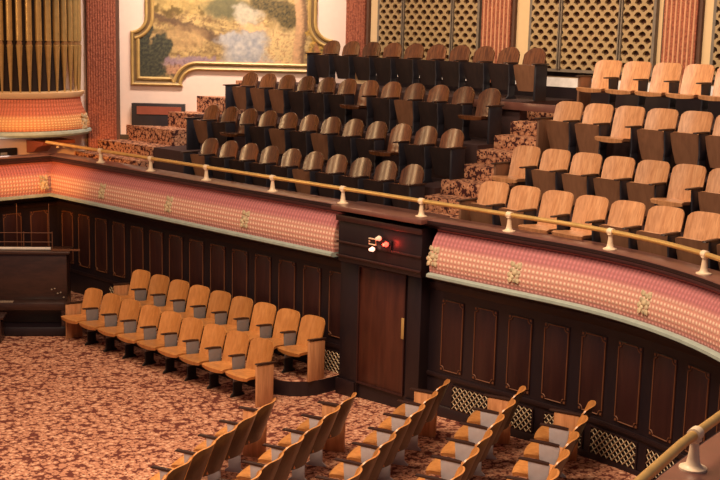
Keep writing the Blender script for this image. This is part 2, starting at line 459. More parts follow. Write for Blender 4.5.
# cap
full = path_left(-11.5, 40)+[(-11.0, WY, 0, -1, 9.)]+path_right()[1:]
cap = MB().sweep([(-.06, 2.77), (.30, 2.77), (.32, 2.79), (.32, 2.82), (.30, 2.832), (-.06, 2.832)], full)
cap = struct(cap.build('trim_3', 'cap'), 'polished reddish wood cap along the balcony edge')
ce = MB().sweep([(.002, 2.701), (.20, 2.701), (.26, 2.72), (.315, 2.768), (.315, 2.79), (.325, 2.79), (.325, 2.822), (.002, 2.768)], full)
ce.build('cap_edge', 'cap_dark', cap)
# parapet inner face down to the balcony floor
ip = MB().sweep([(-.16, 2.3), (-.12, 2.3), (-.12, 2.77), (-.16, 2.77)], full)
struct(ip.build('trim_4', 'panel_dark'), 'dark inner face of the balcony parapet')

# ------------------------------------------------------------------ brass handrail
pts = []
for i in range(41):
    x = -20+(CX+20)*i/40; pts.append((x, 12.05, 3.045))
for i in range(1, 49):
    a = PI/2+(A_END-PI/2)*i/48; pts.append((CX+5.1*math.cos(a), CY+5.1*math.sin(a), 3.045))
for x, y, nx, ny in tail(0): pts.append((x, y, 3.045))
rail = empty('handrail', (-12, 12.05, 2.832), label='long brass handrail on cream posts along the balcony edge', cat='railing')
def child(mb, name, mats, par, **kw):
    o = mb.build(name, mats, par, **kw); o.matrix_parent_inverse = Matrix.Identity(4); o.location = -Vector(par.location) if True else (0, 0, 0)
    return o
child(MB().tube(pts, .030, n=12), 'rail', 'brass', rail)
POST = MB().lathe([(.082, 0), (.082, .012), (.058, .018), (.042, .034), (.035, .07), (.029, .12), (.025, .165), (.04, .176), (.04, .188), (.022, .20)], n=16).mesh('post', 'post')
RING = MB().lathe([(.0305, -.04), (.042, -.036), (.042, .036), (.0305, .04)], n=16, T=Matrix.Rotation(PI/2, 4, 'Y')).mesh('collar', 'post')
pp = [(x, 12.05, 0) for x in (-18.2, -16.7, -15.19, -13.58, -12.06, -10.56, -9.08)]
for a in (81.6, 64.5, 47.5, 30.5): pp.append((CX+5.1*math.cos(math.radians(a)), CY+5.1*math.sin(math.radians(a)), math.radians(a-90)))
pp += [(-3.46, 7.75, math.radians(-97)), (-3.25, 6.2, math.radians(-79)), (-2.87, 4.53, math.radians(-74))]
for x, y, a in pp:
    o = link('post', POST, rail); o.location = (x+12, y-12.05, 0)
    c = link('collar', RING, o); c.location = (0, 0, 3.045-2.832); c.rotation_euler = (0, 0, a)

# ------------------------------------------------------------------ door block
blk = MB().box(-12.08, -11.72, 12.06, 12.6, 0, 2.03).box(-10.77, -10.52, 12.06, 12.6, 0, 2.03).box(-11.72, -10.77, 12.06, 12.6, 1.985, 2.03).box(-11.98, -10.40, 11.90, 12.6, 2.03, 2.70)
blk = struct(blk.build('wall_door', 'panel_dark', bevel=.006), 'dark wooden door surround projecting from the panelled wall')
MB().box(-12.0, -10.39, 11.87, 11.90, 2.10, 2.13).box(-12.0, -10.39, 11.87, 11.90, 2.30, 2.33).box(-12.01, -10.38, 11.86, 11.90, 2.62, 2.70).build('moulding', 'panel_red', blk, bevel=.008)
MB().box(-12.12, -11.74, 12.03, 12.06, 0, .24).box(-10.76, -10.50, 12.03, 12.06, 0, .24).build('plinth', 'cap_dark', blk, bevel=.006)
MB().box(-12.05, -10.34, 11.80, 12.4, 2.77, 2.838).build('cap_overhang', 'cap', blk, bevel=.012)
dr = MB().box(-11.72, -10.77, 12.10, 12.15, .02, 1.985)
dr = struct(dr.build('door_1', 'panel_dark'), 'dark mahogany panelled door below the balcony')
MB().box(-11.71, -10.82, 12.085, 12.10, .24, 1.96).build('door_panel', 'door_wood', dr, bevel=.006)
MB().box(-11.725, -11.705, 12.06, 12.085, .24, 1.98).box(-10.835, -10.815, 12.06, 12.085, .24, 1.98).box(-11.705, -10.835, 12.06, 12.085, .24, .262).box(-11.705, -10.835, 12.06, 12.085, 1.958, 1.98).build('door_moulding', 'panel_red', dr)
h = MB().box(-10.865, -10.815, 12.05, 12.062, 1.07, 1.37).build('push_plate', 'gold', dr, bevel=.004); h['label'] = 'brass push plate'
# exit lamp: back plate, three bulbs, one lit warm, one lit red
lp = empty('exit_lamp', (-11.13, 11.90, 2.40), label='small lamp cluster with one warm and one red lit bulb above the door', cat='lamp')
MB().box(-.22, .20, -.035, 0, -.10, .06).build('back_plate', 'panel_dark', lp, bevel=.01)
g = MB(); g.tube([(-.20, -.05, -.03), (-.20, -.05, .05), (-.07, -.05, .05), (-.07, -.05, -.03)], .011, n=6, closed=True); g.box(-.21, -.19, -.05, 0, .0, .02)
g.build('wire_cage', 'post', lp)
def bulb(x, z, mat, r, nm, lbl):
    b = MB().lathe([(.002, -r), (r*.7, -r*.72), (r, 0), (r*.72, r*.7), (.02, r*1.5), (.002, r*1.6)], n=14, T=Matrix.Translation((x, -.095, z)) @ Matrix.Rotation(PI/2*1.0, 4, 'X'))
    o = b.build(nm, mat, lp); o['label'] = lbl
    MB().tube([(x, -.06, z), (x, -.034, z)], .028, n=10).build('socket', 'black', o)
bulb(-.09, -.085, 'bulb_warm', .036, 'bulb', 'warm lit bulb')
bulb(.165, .02, 'bulb_red', .036, 'bulb', 'red lit bulb')
bulb(.03, .085, 'bulb_faint_glow', .038, 'bulb', 'clear unlit bulb with a faint added glow')

# ------------------------------------------------------------------ chairs
def back_mesh(name, mf, mbk, sag=.062, lean=.27, w=.25, rd=(.06, 7), oy=-.06):
    def P(u, v):
        zt = .86-rd[0]*abs(u)**rd[1]; z = .35+(zt-.35)*v
        x = w*u*(1-.07*(1-v)**2-.03*v**6)
        return (x, oy+lean*(z-.36)-sag*u*u, z)
    def Q(u, v):
        p = P(u, v); return (p[0], p[1]+.022, p[2])
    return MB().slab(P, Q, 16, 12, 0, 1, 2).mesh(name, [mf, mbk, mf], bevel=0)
def seat_down(name, top, under):
    def P(u, v):
        z = .445-.035*v-.012*(1-u*u)*math.sin(PI*v)-.018*max(0, 1-v*9)
        return (u*(.237-.03*v), -.49+.44*v-.02*(1-u*u)*(1-v), z)
    def Q(u, v):
        p = P(u, v); return (p[0]*.97, p[1]+.012*(1-v), p[2]-.042-.018*(1-u*u))
    return MB().slab(P, Q, 12, 10, 0, 1, 0).mesh(name, [top, under])
def seat_up(name, top, under):
    def P(u, v):     # visible underside, tipped up in front of the back
        z = .58-.44*v-.02*abs(u)**6*(1-v)
        return (u*(.232-.05*v*v), -.26+.10*v-.02*(1-u*u), z)
    def Q(u, v):
        p = P(u, v); return (p[0], p[1]+.04, p[2]+.004)
    return MB().slab(P, Q, 12, 10, 1, 0, 0).mesh(name, [top, under])
def stand_mesh(name, p, mat, side=1, tilt=1.):
    x = side*(p/2-.022)
    prof = [(-.31, .585+.02*tilt), (-.07, .585), (-.085, .42), (-.12, .30), (-.13, .22), (-.29, .22), (-.28, .30), (-.30, .44)]
    T = Matrix(((0, 0, 1, 0), (1, 0, 0, 0), (0, 1, 0, 0), (0, 0, 0, 1)))
    return MB().prism(prof, x-.013, x+.013, T=T).mesh(name, mat, bevel=.004)
def foot_mesh(name, p, mat, side=1):
    x = side*(p/2-.022)
    T = Matrix(((0, 0, 1, 0), (1, 0, 0, 0), (0, 1, 0, 0), (0, 0, 0, 1)))
    prof = [(-.29, .22), (-.13, .22), (-.13, .06), (-.08, .02), (-.08, 0), (-.34, 0), (-.34, .02), (-.29, .06)]
    return MB().prism(prof, x-.013, x+.013, T=T).mesh(name, mat, bevel=.004)
def arm_mesh(name, p, side=1, tilt=1., front=-.415, mat='arm_dark', rear=-.08):
    x = side*(p/2-.031)
    T = Matrix(((0, 0, 1, 0), (1, 0, 0, 0), (0, 1, 0, 0), (0, 0, 0, 1)))
    q = .024*tilt
    prof = [(front, .588+q), (front-.01, .598+q), (front+.005, .610+q), (-.2, .612+q*.6), (rear, .610), (rear, .586)]
    return MB().prism(prof, x-.027, x+.027, T=T).mesh(name, mat, bevel=.007)
def end_mesh(name, p, mat, side=1):
    x = side*(p/2+.022)
    T = Matrix(((0, 0, 1, 0), (1, 0, 0, 0), (0, 1, 0, 0), (0, 0, 0, 1)))
    prof = [(-.36, 0), (-.36, .602), (-.04, .585), (-.05, 0)]
    return MB().prism(prof, x-.022, x+.022, T=T).mesh(name, mat, bevel=.012)
def end_arm(name, p, side=1, tilt=1., front=-.415):
    x = side*(p/2+.022)
    T = Matrix(((0, 0, 1, 0), (1, 0, 0, 0), (0, 1, 0, 0), (0, 0, 0, 1)))
    q = .024*tilt
    prof = [(front, .590+q), (front-.01, .600+q), (front+.005, .612+q), (-.2, .614+q*.6), (-.01, .612), (-.01, .588)]
    return MB().prism(prof, x-.03, x+.03, T=T).mesh(name, 'arm_dark', bevel=.007)
KINDS = {}
def kind(key, p, back, rear, top, under, stand, endmat, sag=.062, w=.25, rd=(.06, 7), lean=.27, oy=-.06, tilt=1., foot=None, front=-.415):
    KINDS[key] = dict(p=p, back=back_mesh('backrest', back, rear, sag, lean, w, rd, oy), down=seat_down('seat', top, under), up=seat_up('seat', top, under),
                      stand=stand_mesh('standard', p, stand, 1, tilt), foot=foot_mesh('foot', p, foot or stand), arm=arm_mesh('armrest', p, 1, tilt, front), mat=dict(stand=stand, end=endmat),
                      endR=end_mesh('end_panel', p, endmat, 1), armR=end_arm('armrest', p, 1, tilt, front), endL=end_mesh('end_panel', p, endmat, -1), armL=end_arm('armrest', p, -1, tilt, front))
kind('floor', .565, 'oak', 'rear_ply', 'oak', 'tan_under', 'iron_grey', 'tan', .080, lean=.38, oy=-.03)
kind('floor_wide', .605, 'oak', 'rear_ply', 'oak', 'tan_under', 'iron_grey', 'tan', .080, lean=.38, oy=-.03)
kind('side', .54, 'oak', 'rear_ply', 'oak', 'tan_under', 'iron_mid', 'tan', foot='black', front=-.36)  # black feet: the shade under the seats put into their colour
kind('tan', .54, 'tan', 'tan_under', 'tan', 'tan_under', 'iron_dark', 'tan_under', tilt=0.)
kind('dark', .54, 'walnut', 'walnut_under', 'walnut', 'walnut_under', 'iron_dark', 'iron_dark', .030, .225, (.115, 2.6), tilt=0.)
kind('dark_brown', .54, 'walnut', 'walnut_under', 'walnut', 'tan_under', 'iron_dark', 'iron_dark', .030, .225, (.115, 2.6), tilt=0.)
NAMES = {}
def chair(key, x, y, z, rz, label, group, up, first=False, last=False):
    K = KINDS[key]
    e = empty('auditorium_chair', (x, y, z), rz, label=label, cat='chair', group=group)
    link('backrest', K['back'], e)
    link('seat', K['up'] if up else K['down'], e)
    if last:
        o = link('end_panel', K['endR'], e); link('armrest', K['armR'], o)
    else:
        o = link('standard', K['stand'], e); link('armrest', K['arm'], o); link('foot', K['foot'], o)
    if first:
        o = link('end_panel', K['endL'], e); link('armrest', K['armL'], o)
    return e
ORD = 'first second third fourth fifth sixth seventh eighth ninth tenth eleventh twelfth thirteenth fourteenth'.split()
BK = .085   # the top of a back leans this far behind the chair's origin
# dark section, four rows, counted from the carpeted steps (X = -12.1) to the far left
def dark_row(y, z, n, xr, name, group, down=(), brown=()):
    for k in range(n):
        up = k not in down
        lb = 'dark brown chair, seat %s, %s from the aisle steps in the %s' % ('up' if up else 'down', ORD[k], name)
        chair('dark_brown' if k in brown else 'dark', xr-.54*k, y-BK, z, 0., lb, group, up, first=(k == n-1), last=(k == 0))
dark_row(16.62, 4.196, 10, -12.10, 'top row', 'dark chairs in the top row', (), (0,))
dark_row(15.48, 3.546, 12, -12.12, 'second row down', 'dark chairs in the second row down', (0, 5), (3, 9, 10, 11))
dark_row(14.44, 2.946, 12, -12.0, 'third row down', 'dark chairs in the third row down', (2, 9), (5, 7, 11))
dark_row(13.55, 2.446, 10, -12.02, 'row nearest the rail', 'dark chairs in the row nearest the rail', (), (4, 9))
def tan_row(x, y, z, n, name, group, down=(), rot=-3.):
    a = math.radians(rot)
    for k in range(n):
        up = k not in down
        px, py = x+.54*k*math.cos(a), y+.54*k*math.sin(a)
        lb = 'tan wooden chair, seat %s, %s from the aisle steps in the %s' % ('up' if up else 'down', ORD[k], name)
        lb = lb.replace('sunny ', 'tan ')
        chair('tan', px-BK*math.sin(-a)*-1, py-BK, z, a, lb, group, up, first=(k == 0), last=(k == n-1))
tan_row(-9.95, 12.92, 2.446, 8, 'row nearest the rail', 'tan chairs in the row nearest the rail', (2, 3))
tan_row(-10.42, 14.25, 2.82, 7, 'third row down', 'tan chairs in the third row down', (0, 5))
tan_row(-10.32, 15.12, 3.45, 6, 'second row down', 'tan chairs in the second row down', (2,))
tan_row(-10.52, 16.42, 4.05, 5, 'top row', 'tan chairs in the top row', (0, 1, 2, 3, 4))
# two rows by the panelled wall, seats down
for (x0, y, z, nm, g) in ((-16.97, 11.14, 0., 'front row', 'orange chairs in the front row by the wall'), (-16.84, 12.02, .226, 'raised row', 'orange chairs in the raised row by the wall')):
    for k in range(9):
        lb = 'orange wooden chair, %s from the door end in the %s by left wall' % (ORD[8-k], nm)
        chair('side', x0+.54*k, y-BK, z, 0., lb, g, False, first=(k == 0), last=(k == 8))
# main floor rows, facing the organ
RZ = math.radians(-65)
dx, dy = math.sin(math.radians(25)), -math.cos(math.radians(25))
rows = [('floor', -10.68, 9.46, .555, 6, 'row by the open carpet', 'floor chairs in the row by the open carpet', .0),
        ('floor', -10.13, 10.30, .575, 7, 'second row from the open carpet', 'floor chairs in the second row', .02),
        ('floor', -9.66, 11.52, .565, 7, 'third row from the open carpet', 'floor chairs in the third row', .05),
        ('floor_wide', -8.78, 11.95, .607, 6, 'fourth row from the open carpet', 'floor chairs in the fourth row', .0),
        ('floor_wide', -7.80, 12.02, .615, 5, 'fifth row from the open carpet', 'floor chairs in the fifth row', .0)]
for key, ax, ay, p, n, nm, g, _ in rows:
    for k in range(n):
        # (ax, ay) is the rear end of the first arm, at the wall end of the row
        cx, cy = ax+dx*p*(k+.5), ay+dy*p*(k+.5)
        lb = 'orange wooden chair, %s from the wall end of the %s' % (ORD[k], nm)
        chair(key, cx, cy, rake(cx-.15, cy-.07)-.004, RZ, lb, g, False, first=(k == 0), last=False)

# ------------------------------------------------------------------ side platform under the raised row
poly = [(-20.0, 11.30), (-12.9, 11.30)]
for i in range(9):
    a = -PI/2+PI/2*i/8; poly.append((-12.75+.55*math.cos(a), 11.85+.55*math.sin(a)))
poly += [(-12.2, 12.24), (-20.0, 12.24)]
struct(MB().prism(poly, 0, .224, 0, None, 1).build('floor_platform', ['carpet', 'panel_dark']), 'low carpeted platform under the raised chair row')

# ------------------------------------------------------------------ balcony tiers and steps
MA = Vector((-17.3, 17.3)); MD = Vector((math.cos(math.radians(44)), math.sin(math.radians(44)))); MN = Vector((MD.y, -MD.x))   # mural wall
def wall_x(y): return MA.x-(MA.y-y)*MD.x/MD.y
tiers = [(12.80, 13.75, 2.446), (13.75, 14.75, 2.946), (14.75, 15.80, 3.546), (15.80, 17.4, 4.196)]
mb = MB()
for y0, y1, z in tiers:
    mb.prism([(wall_x(y0) if y0 > 13.6 else -21.1, y0), (-11.80, y0), (-11.80, y1), (wall_x(y1) if y1 > 13.6 else -21.1, y1)], 2.0, z-.001, 0)
struct(mb.build('floor_tiers_left', 'tier'), 'dark stepped floor under the dark chairs')
mb = MB()
rt = [(12.60, 13.18, 2.446), (13.18, 14.42, 2.82), (14.42, 15.36, 3.45), (15.36, 17.4, 4.05)]
for y0, y1, z in rt: mb.prism([(-10.72, y0), (-4.6, y0-.32), (-4.6, y1-.32 if y1 < 17 else y1), (-10.72, y1)], 2.0, z-.001, 0)
struct(mb.build('floor_tiers_right', 'tier'), 'dark stepped floor under the tan chairs')
arcp = [(CX+5.46*math.cos(PI/2*(1-i/24)), CY+5.46*math.sin(PI/2*(1-i/24))) for i in range(25)]
struct(MB().prism([(-21.1, 12.41), (-8.3, 12.41)]+arcp[1:18]+[(-2.75, 8.2), (-2.6, 6.0), (-1.9, 3.0), (-1.2, 3.0), (-1.2, 13.4), (-21.1, 13.4)], 2.30, 2.44).build('floor_balcony', 'carpet2'), 'carpeted walkway behind the balcony parapet')
mb = MB(); nst = 8
for k in range(nst):
    z = 2.446+(4.10-2.446)*(k+1)/nst; y = 13.05+.42*k
    mb.box(-11.80, -10.72, y, 17.4, z-.21, z)
mb.box(-11.80, -10.72, 12.86, 17.4, 2.3, 2.45)
struct(mb.build('stair_aisle', 'carpet2', bevel=.012), 'carpeted aisle steps climbing between the dark and tan chairs')
mb = MB()
for k, (y0, z) in enumerate(((13.1, 2.446), (13.35, 2.70), (13.72, 2.95), (14.2, 3.25), (14.72, 3.55), (15.2, 3.87), (15.75, 4.20))):
    y1 = (13.35, 13.72, 14.2, 14.72, 15.2, 15.75, 17.2)[k]
    xa = max(-21.1, wall_x(y0)); xb = wall_x(y1)
    xr = -18.95 if k < 5 else -18.55
    if xb > xr-.02:
        mb.prism([(xa, y0), (xr, y0), (xr, y0+(xr-xa)*MD.y/MD.x)], z-.32, z)
    else: mb.prism([(xa, y0), (xr, y0), (xr, y1), (xb, y1)], z-.32, z)
struct(mb.build('stair_left', 'carpet2'), 'dim carpeted steps beside the mural wall')

struct(MB().box(-12.75, -10.76, 15.74, 15.80, 4.06, 4.185).build('trim_5', 'cap', bevel=.006), 'reddish wood nosing at the top of the aisle steps')
# ------------------------------------------------------------------ back walls
YB = 17.4; ZT = 7.4
mb = MB().box(-17.6, -4.0, YB, YB+.3, 2.0, ZT)
wb = struct(mb.build('wall_back', 'cream'), 'cream back wall with lattice screens above the top rows')
MB().box(-16.75, -4.0, YB-.05, YB, 4.0, 4.39).box(-16.75, -4.0, YB-.025, YB, 4.57, 4.69).build('baseboard', 'panel_dark', wb)
MB().box(-16.7, -4.0, YB-.02, YB, 4.39, 4.55).build('wall_strip', 'white_panel', wb)['label'] = 'white painted strip below the lattice'
# mural wall and organ wall
TM = Matrix.Translation((MA.x, MA.y, 0)) @ Matrix.Rotation(math.radians(44), 4, 'Z')     # local x = s (negative to the left), local -y into the hall
mb = MB().box(-5.4, .1, 0, .3, 2.0, ZT, T=TM)
struct(mb.build('wall_mural', 'plaster'), 'pinkish white angled wall behind the mural')
struct(MB().box(-21.4, -21.1, 3.0, 13.75, 2.0, ZT).build('wall_organ', 'plaster'), 'pinkish white wall behind the organ pipes')
struct(MB().box(-5.25, -3.2, -.06, 0, 2.4, 3.05, T=TM).build('baseboard_mural', 'panel_dark'), 'dark wooden base along the mural wall')
sb = MB().box(-4.33, -3.25, -.12, 0, 2.4, 3.70, T=TM)
sb = struct(sb.build('wall_stair_side', 'panel_dark', bevel=.01), 'dark wooden panel block below the mural')
MB().box(-4.22, -3.32, -.135, -.12, 3.48, 3.64, T=TM).build('panel', 'red_wood', sb)
# balcony floor by the organ
struct(MB().box(-21.1, LX-.16, 3.0, 12.41, 2.3, 2.44).build('floor_organ', 'tier'), 'dark floor behind the parapet below the organ')

# pillars
def pillar(name, T, w, label, dep=.12, nrib=7, rr=.017, rm='rib', z0=2.4):
    p = MB().box(0, w, -dep, 0, z0, ZT, T=T)
    o = struct(p.build(name, 'brick'), label)
    r = MB()
    for k in range(nrib):
        x = w*(k+.55)/(nrib+.1)
        r.lathe([(rr, 0), (rr, ZT-z0-.04)], n=8, T=T @ Matrix.Translation((x, -dep, z0+.02)))
    r.build('rib', rm, o)
    MB().box(-.05, -.002, -dep*.6, 0, z0, ZT, T=T).box(w+.002, w+.06, -dep*.6, 0, z0, ZT, T=T).build('shade_strip', 'brick_shade', o)
pillar('pillar_mural_left', TM @ Matrix.Translation((-5.21, 0, 0)), .57, 'terracotta brick pillar left of the mural', nrib=11, rr=.014, rm='brick')
TB = Matrix.Translation((0, YB, 0))
pillar('pillar_corner', TB @ Matrix.Translation((-17.46, 0, 0)), .66, 'terracotta brick pillar right of the mural', nrib=9, z0=4.4, rr=.014, rm='brick')
pillar('pillar_middle', TB @ Matrix.Translation((-13.85, 0, 0)), .64, 'terracotta brick pillar between the two lattice screens', z0=4.4)
pillar('pillar_right', TB @ Matrix.Translation((-10.15, 0, 0)), .58, 'terracotta brick pillar at right behind the top tan chairs', z0=4.4)
# lattice screens: pierced plaster with fan-shaped holes
def screen_mesh(w, z0, z1, px=.205, pz=.205):
    # staggered diamonds, each with a fan-shaped hole, trimmed to the opening
    s = MB(); hw, hz = px/2, pz/2
    half = [(0, -.046), (.020, -.046), (.028, -.026), (.062, -.020), (.066, .004), (.052, .028), (.030, .046), (0, .053)]
    fan = half+[(-a, b) for a, b in half[-2:0:-1]]
    n = len(fan)
    for r in range(-1, int((z1-z0)/hz)+2):
        zc = z0+r*hz
        for c in range(-1, int(w/px)+2):
            xc = c*px+(hw if r % 2 else 0)
            vs = []; ring = []
            for a, b in fan:
                k = abs(a)/hw+abs(b)/hz; ring.append((a/k, b/k))
            for y in (-.03, .03):
                vs += [(xc+x, y, zc+z) for x, z in ring]+[(xc+x, y, zc+z) for x, z in fan]
            fs = []
            for i in range(n):
                j = (i+1) % n; fs.append((i, j, n+j, n+i)); fs.append((n+i, n+j, 3*n+j, 3*n+i))
            s.add(vs, fs)
            for i in range(n):
                A, B = ring[i], ring[(i+1) % n]
                if A[0]*B[0] < -1e-9 or A[1]*B[1] < -1e-9:
                    cx_, cz_ = (hw if A[0] > 0 else -hw, 0) if A[1]*B[1] < -1e-9 else (0, hz if A[1] > 0 else -hz)
                    s.add([(xc+A[0], -.03, zc+A[1]), (xc+cx_, -.03, zc+cz_), (xc+B[0], -.03, zc+B[1])], [(0, 1, 2)])
    me = s.mesh('pierced_screen', 'lattice', smooth=False, fixn=False)
    bm = bmesh.new(); bm.from_mesh(me)
    for co, no in (((0, 0, z0), (0, 0, -1)), ((0, 0, z1), (0, 0, 1)), ((0, 0, 0), (-1, 0, 0)), ((w, 0, 0), (1, 0, 0))):
        bmesh.ops.bisect_plane(bm, geom=bm.verts[:]+bm.edges[:]+bm.faces[:], plane_co=co, plane_no=no, clear_outer=True)
    bm.to_mesh(me); bm.free()
    return me
def lattice(x0, x1, breaks, label, z0=4.70, z1=6.4):
    e = empty('lattice_screen', (x0, YB-.05, z0), label=label, cat='screen', group=None)
    MB().box(0, x1-x0, .012, .045, 0, z1-z0).build('backing', 'recess_dark', e)
    xs = [0]+[b-x0 for b in breaks]+[x1-x0]
    fr = MB().box(-.05, .0, -.05, .05, -.05, z1-z0).box(x1-x0, x1-x0+.05, -.05, .05, -.05, z1-z0).box(0, x1-x0, -.05, .05, -.05, 0)
    fr.build('screen_frame', 'mullion', e)
    for a, b in zip(xs[:-1], xs[1:]):
        o = link('pierced_screen', screen_mesh(b-a, 0, z1-z0), e); o.location = (a, -.02, 0)
    for b in breaks: MB().box(b-x0-.035, b-x0-.012, -.085, .0, 0, z1-z0).box(b-x0+.012, b-x0+.035, -.085, .0, 0, z1-z0).build('mullion', 'mullion', e)
lattice(-16.42, -13.98, (-15.78, -14.55), 'pierced plaster lattice screen between the mural corner pillar and middle pillar')
lattice(-12.76, -10.36, (-12.14, -10.95), 'pierced plaster lattice screen between the middle pillar and the right pillar')
lattice(-9.26, -7.6, (-8.5,), 'pierced plaster lattice screen right of the right pillar, at picture edge')

# ------------------------------------------------------------------ mural
def arc2(cx, cz, r, a0, a1, n=8): return [(cx+r*math.cos(math.radians(a0+(a1-a0)*i/n)), cz+r*math.sin(math.radians(a0+(a1-a0)*i/n))) for i in range(n+1)]
out = [(-4.35, 4.05), (-3.30, 4.05)]+arc2(-3.0, 4.05, .33, 180, 90)[1:]+[(-.28, 4.38), (-.28, 5.06)]+arc2(-.28, 5.39, .33, -90, -180)[1:]+[(-.61, 6.9)]+[(-4.06, 6.9)]+arc2(-4.35, 5.43, .29, 0, -90)
mu = empty('mural_painting', (MA.x, MA.y, 0), math.radians(44), label='large gilt-framed landscape mural with trees and water on the angled wall', cat='painting')
def inset(poly, d):
    n = len(poly); res = []
    for i in range(n):
        a, b, c = Vector(poly[i-1]), Vector(poly[i]), Vector(poly[(i+1) % n])
        d1 = (b-a); d2 = (c-b)
        if d1.length < 1e-6: d1 = d2
        if d2.length < 1e-6: d2 = d1
        d1.normalize(); d2.normalize()
        n1 = Vector((-d1.y, d1.x)); n2 = Vector((-d2.y, d2.x)); m = (n1+n2)
        if m.length < 1e-4: m = n1
        m.normalize(); res.append(b+m*(d/max(.35, m.dot(n1))))
    return res
cl = []
for q in out:
    if not cl or (Vector(q)-Vector(cl[-1])).length > 1e-4: cl.append(q)
out = cl
prof = [(0, 0), (0, -.05), (.03, -.075), (.06, -.06), (.085, -.035), (.12, -.04), (.15, -.065), (.175, -.05), (.185, -.02), (.185, 0)]
f = MB(); n = len(out); loops = [(inset(out, d), y) for d, y in prof]
for lp_, y in loops: f.v += [(p[0], y, p[1]) for p in lp_]
for k in range(len(prof)-1):
    for i in range(n):
        j = (i+1) % n; f.f.append((k*n+i, k*n+j, (k+1)*n+j, (k+1)*n+i)); f.m.append(1 if 3 <= k <= 4 else 0)
f.build('gilt_frame', ['gold', 'gold_dark'], mu)
inner = inset(out, .16)
def inside(p, poly):
    c = False; n = len(poly)
    for i in range(n):
        a, b = poly[i], poly[(i+1) % n]
        if (a[1] > p[1]) != (b[1] > p[1]) and p[0] < (b[0]-a[0])*(p[1]-a[1])/(b[1]-a[1])+a[0]: c = not c
    return c
def fbm(x, y, s=1., o=5, k=0.):
    return noise.fractal(Vector((x*s, y*s, k)), 1.0, 2.0, o)
def mixc(a, b, t): t = max(0., min(1., t)); return tuple(p+(q-p)*t for p, q in zip(a, b))
def sm(a, b, x):
    t = max(0., min(1., (x-a)/(b-a))); return t*t*(3-2*t)
def rgb(r, g, b): return tuple((x/255.)**2.2*1.12 for x in (r, g, b))
def paint(s, z):
    # hx, hy: place in the picture, 0..180 across and 0 (visible top) .. 72 (bottom)
    hx = (s+4.2)/3.66*181; hy = (5.75-z)/1.5*72
    f1 = fbm(hx, hy, .06, 5, 2.); f2 = fbm(hx, hy, .16, 4, 9.); f3 = fbm(hx, hy, .45, 3, 5.)
    X = hx+7*f1+2.5*f2+.8*f3; Y = hy+4*f2+.8*f3
    def blob(cx, cy, rx, ry, soft=.35): return sm(1.+soft, 1.-soft, math.hypot((X-cx)/rx, (Y-cy)/ry))
    st = fbm(hx*.35+hy*.9, hy*2.6-hx*.75, .07, 5, 8.)
    c = mixc(rgb(124, 102, 66), rgb(180, 152, 100), .5+st*1.3)                     # golden hills with slanting folds
    c = mixc(c, rgb(92, 66, 46), sm(.05, .32, f3+f2)*.55)
    c = mixc(c, rgb(172, 146, 88), blob(55, 3, 45, 9)*.6)
    ridge = abs((Y-14)-(X-18)*.33)
    c = mixc(c, rgb(84, 62, 48), sm(5.5, 2.5, ridge)*sm(8, 18, X)*sm(92, 76, X)*.85)
    for cx, cy in ((40, 9), (62, 10), (33, 12), (20, 7)): c = mixc(c, rgb(88, 70, 36), blob(cx, cy, 5, 3.4)*.85)
    c = mixc(c, rgb(176, 142, 98), blob(42, 36, 26, 11)*.6)                       # warm ground
    c = mixc(c, rgb(140, 116, 130), blob(55, 58, 36, 4.5)*.85)                    # mauve path
    c = mixc(c, rgb(176, 126, 104), blob(38, 66, 22, 4)*.7)
    c = mixc(c, rgb(96, 68, 62), sm(.15, .4, f3)*blob(50, 64, 40, 7)*.7)
    c = mixc(c, rgb(86, 84, 60), blob(88, 5, 22, 11)*.9)                          # trees at the top
    c = mixc(c, rgb(168, 158, 138), blob(108, 12, 12, 11)*.9)                     # pale gap
    w = max(blob(113, 45, 26, 19), blob(95, 36, 15, 9), blob(112, 62, 32, 7))
    c = mixc(c, mixc(rgb(138, 138, 142), rgb(168, 162, 156), .5+f2), w)           # water
    c = mixc(c, rgb(198, 158, 112), blob(116, 24, 15, 3.6))                       # sand spit
    c = mixc(c, rgb(190, 162, 112), blob(146, 42, 18, 26))                        # golden bank
    c = mixc(c, rgb(150, 108, 78), sm(.10, .35, f3)*blob(146, 46, 19, 24)*.75)
    c = mixc(c, rgb(186, 142, 120), blob(130, 62, 26, 6)*.7)
    for cx, cy, rx, ry in ((138, 6, 16, 11), (150, 16, 10, 10), (120, 1, 14, 6)): c = mixc(c, mixc(rgb(62, 56, 38), rgb(104, 88, 54), .5+f3*1.4), blob(cx, cy, rx, ry))
    for cx, cy, rx, ry in ((8, 58, 13, 20), (23, 44, 9, 14), (6, 32, 6, 14), (16, 66, 13, 9)): c = mixc(c, mixc(rgb(46, 47, 40), rgb(78, 76, 58), .4+f3), blob(cx, cy, rx, ry, .18))
    t = hx-161-1.5*math.sin(hy*.09)                                              # tree trunk
    c = mixc(c, mixc(rgb(182, 142, 104), rgb(108, 82, 60), sm(-1., 4.5, t+2*f3)), sm(6.3, 5., abs(t)+f3)*sm(66, 60, hy))
    c = mixc(c, mixc(rgb(92, 76, 36), rgb(176, 136, 62), .5+f3*1.6), sm(168, 171, X)*sm(70, 40, hy))
    c = mixc(c, rgb(150, 92, 66), blob(176, 50, 5, 12)*.7)
    return c
cv = MB(); gx, gz = 190, 140; x0, x1, zz0, zz1 = -4.3, -.33, 4.08, 6.85
for j in range(gz+1):
    for i in range(gx+1): cv.v.append((x0+(x1-x0)*i/gx, -.025, zz0+(zz1-zz0)*j/gz))
for j in range(gz):
    for i in range(gx):
        a = j*(gx+1)+i; c_ = (x0+(x1-x0)*(i+.5)/gx, zz0+(zz1-zz0)*(j+.5)/gz)
        if inside(c_, inner): cv.f.append((a, a+1, a+gx+2, a+gx+1)); cv.m.append(0)
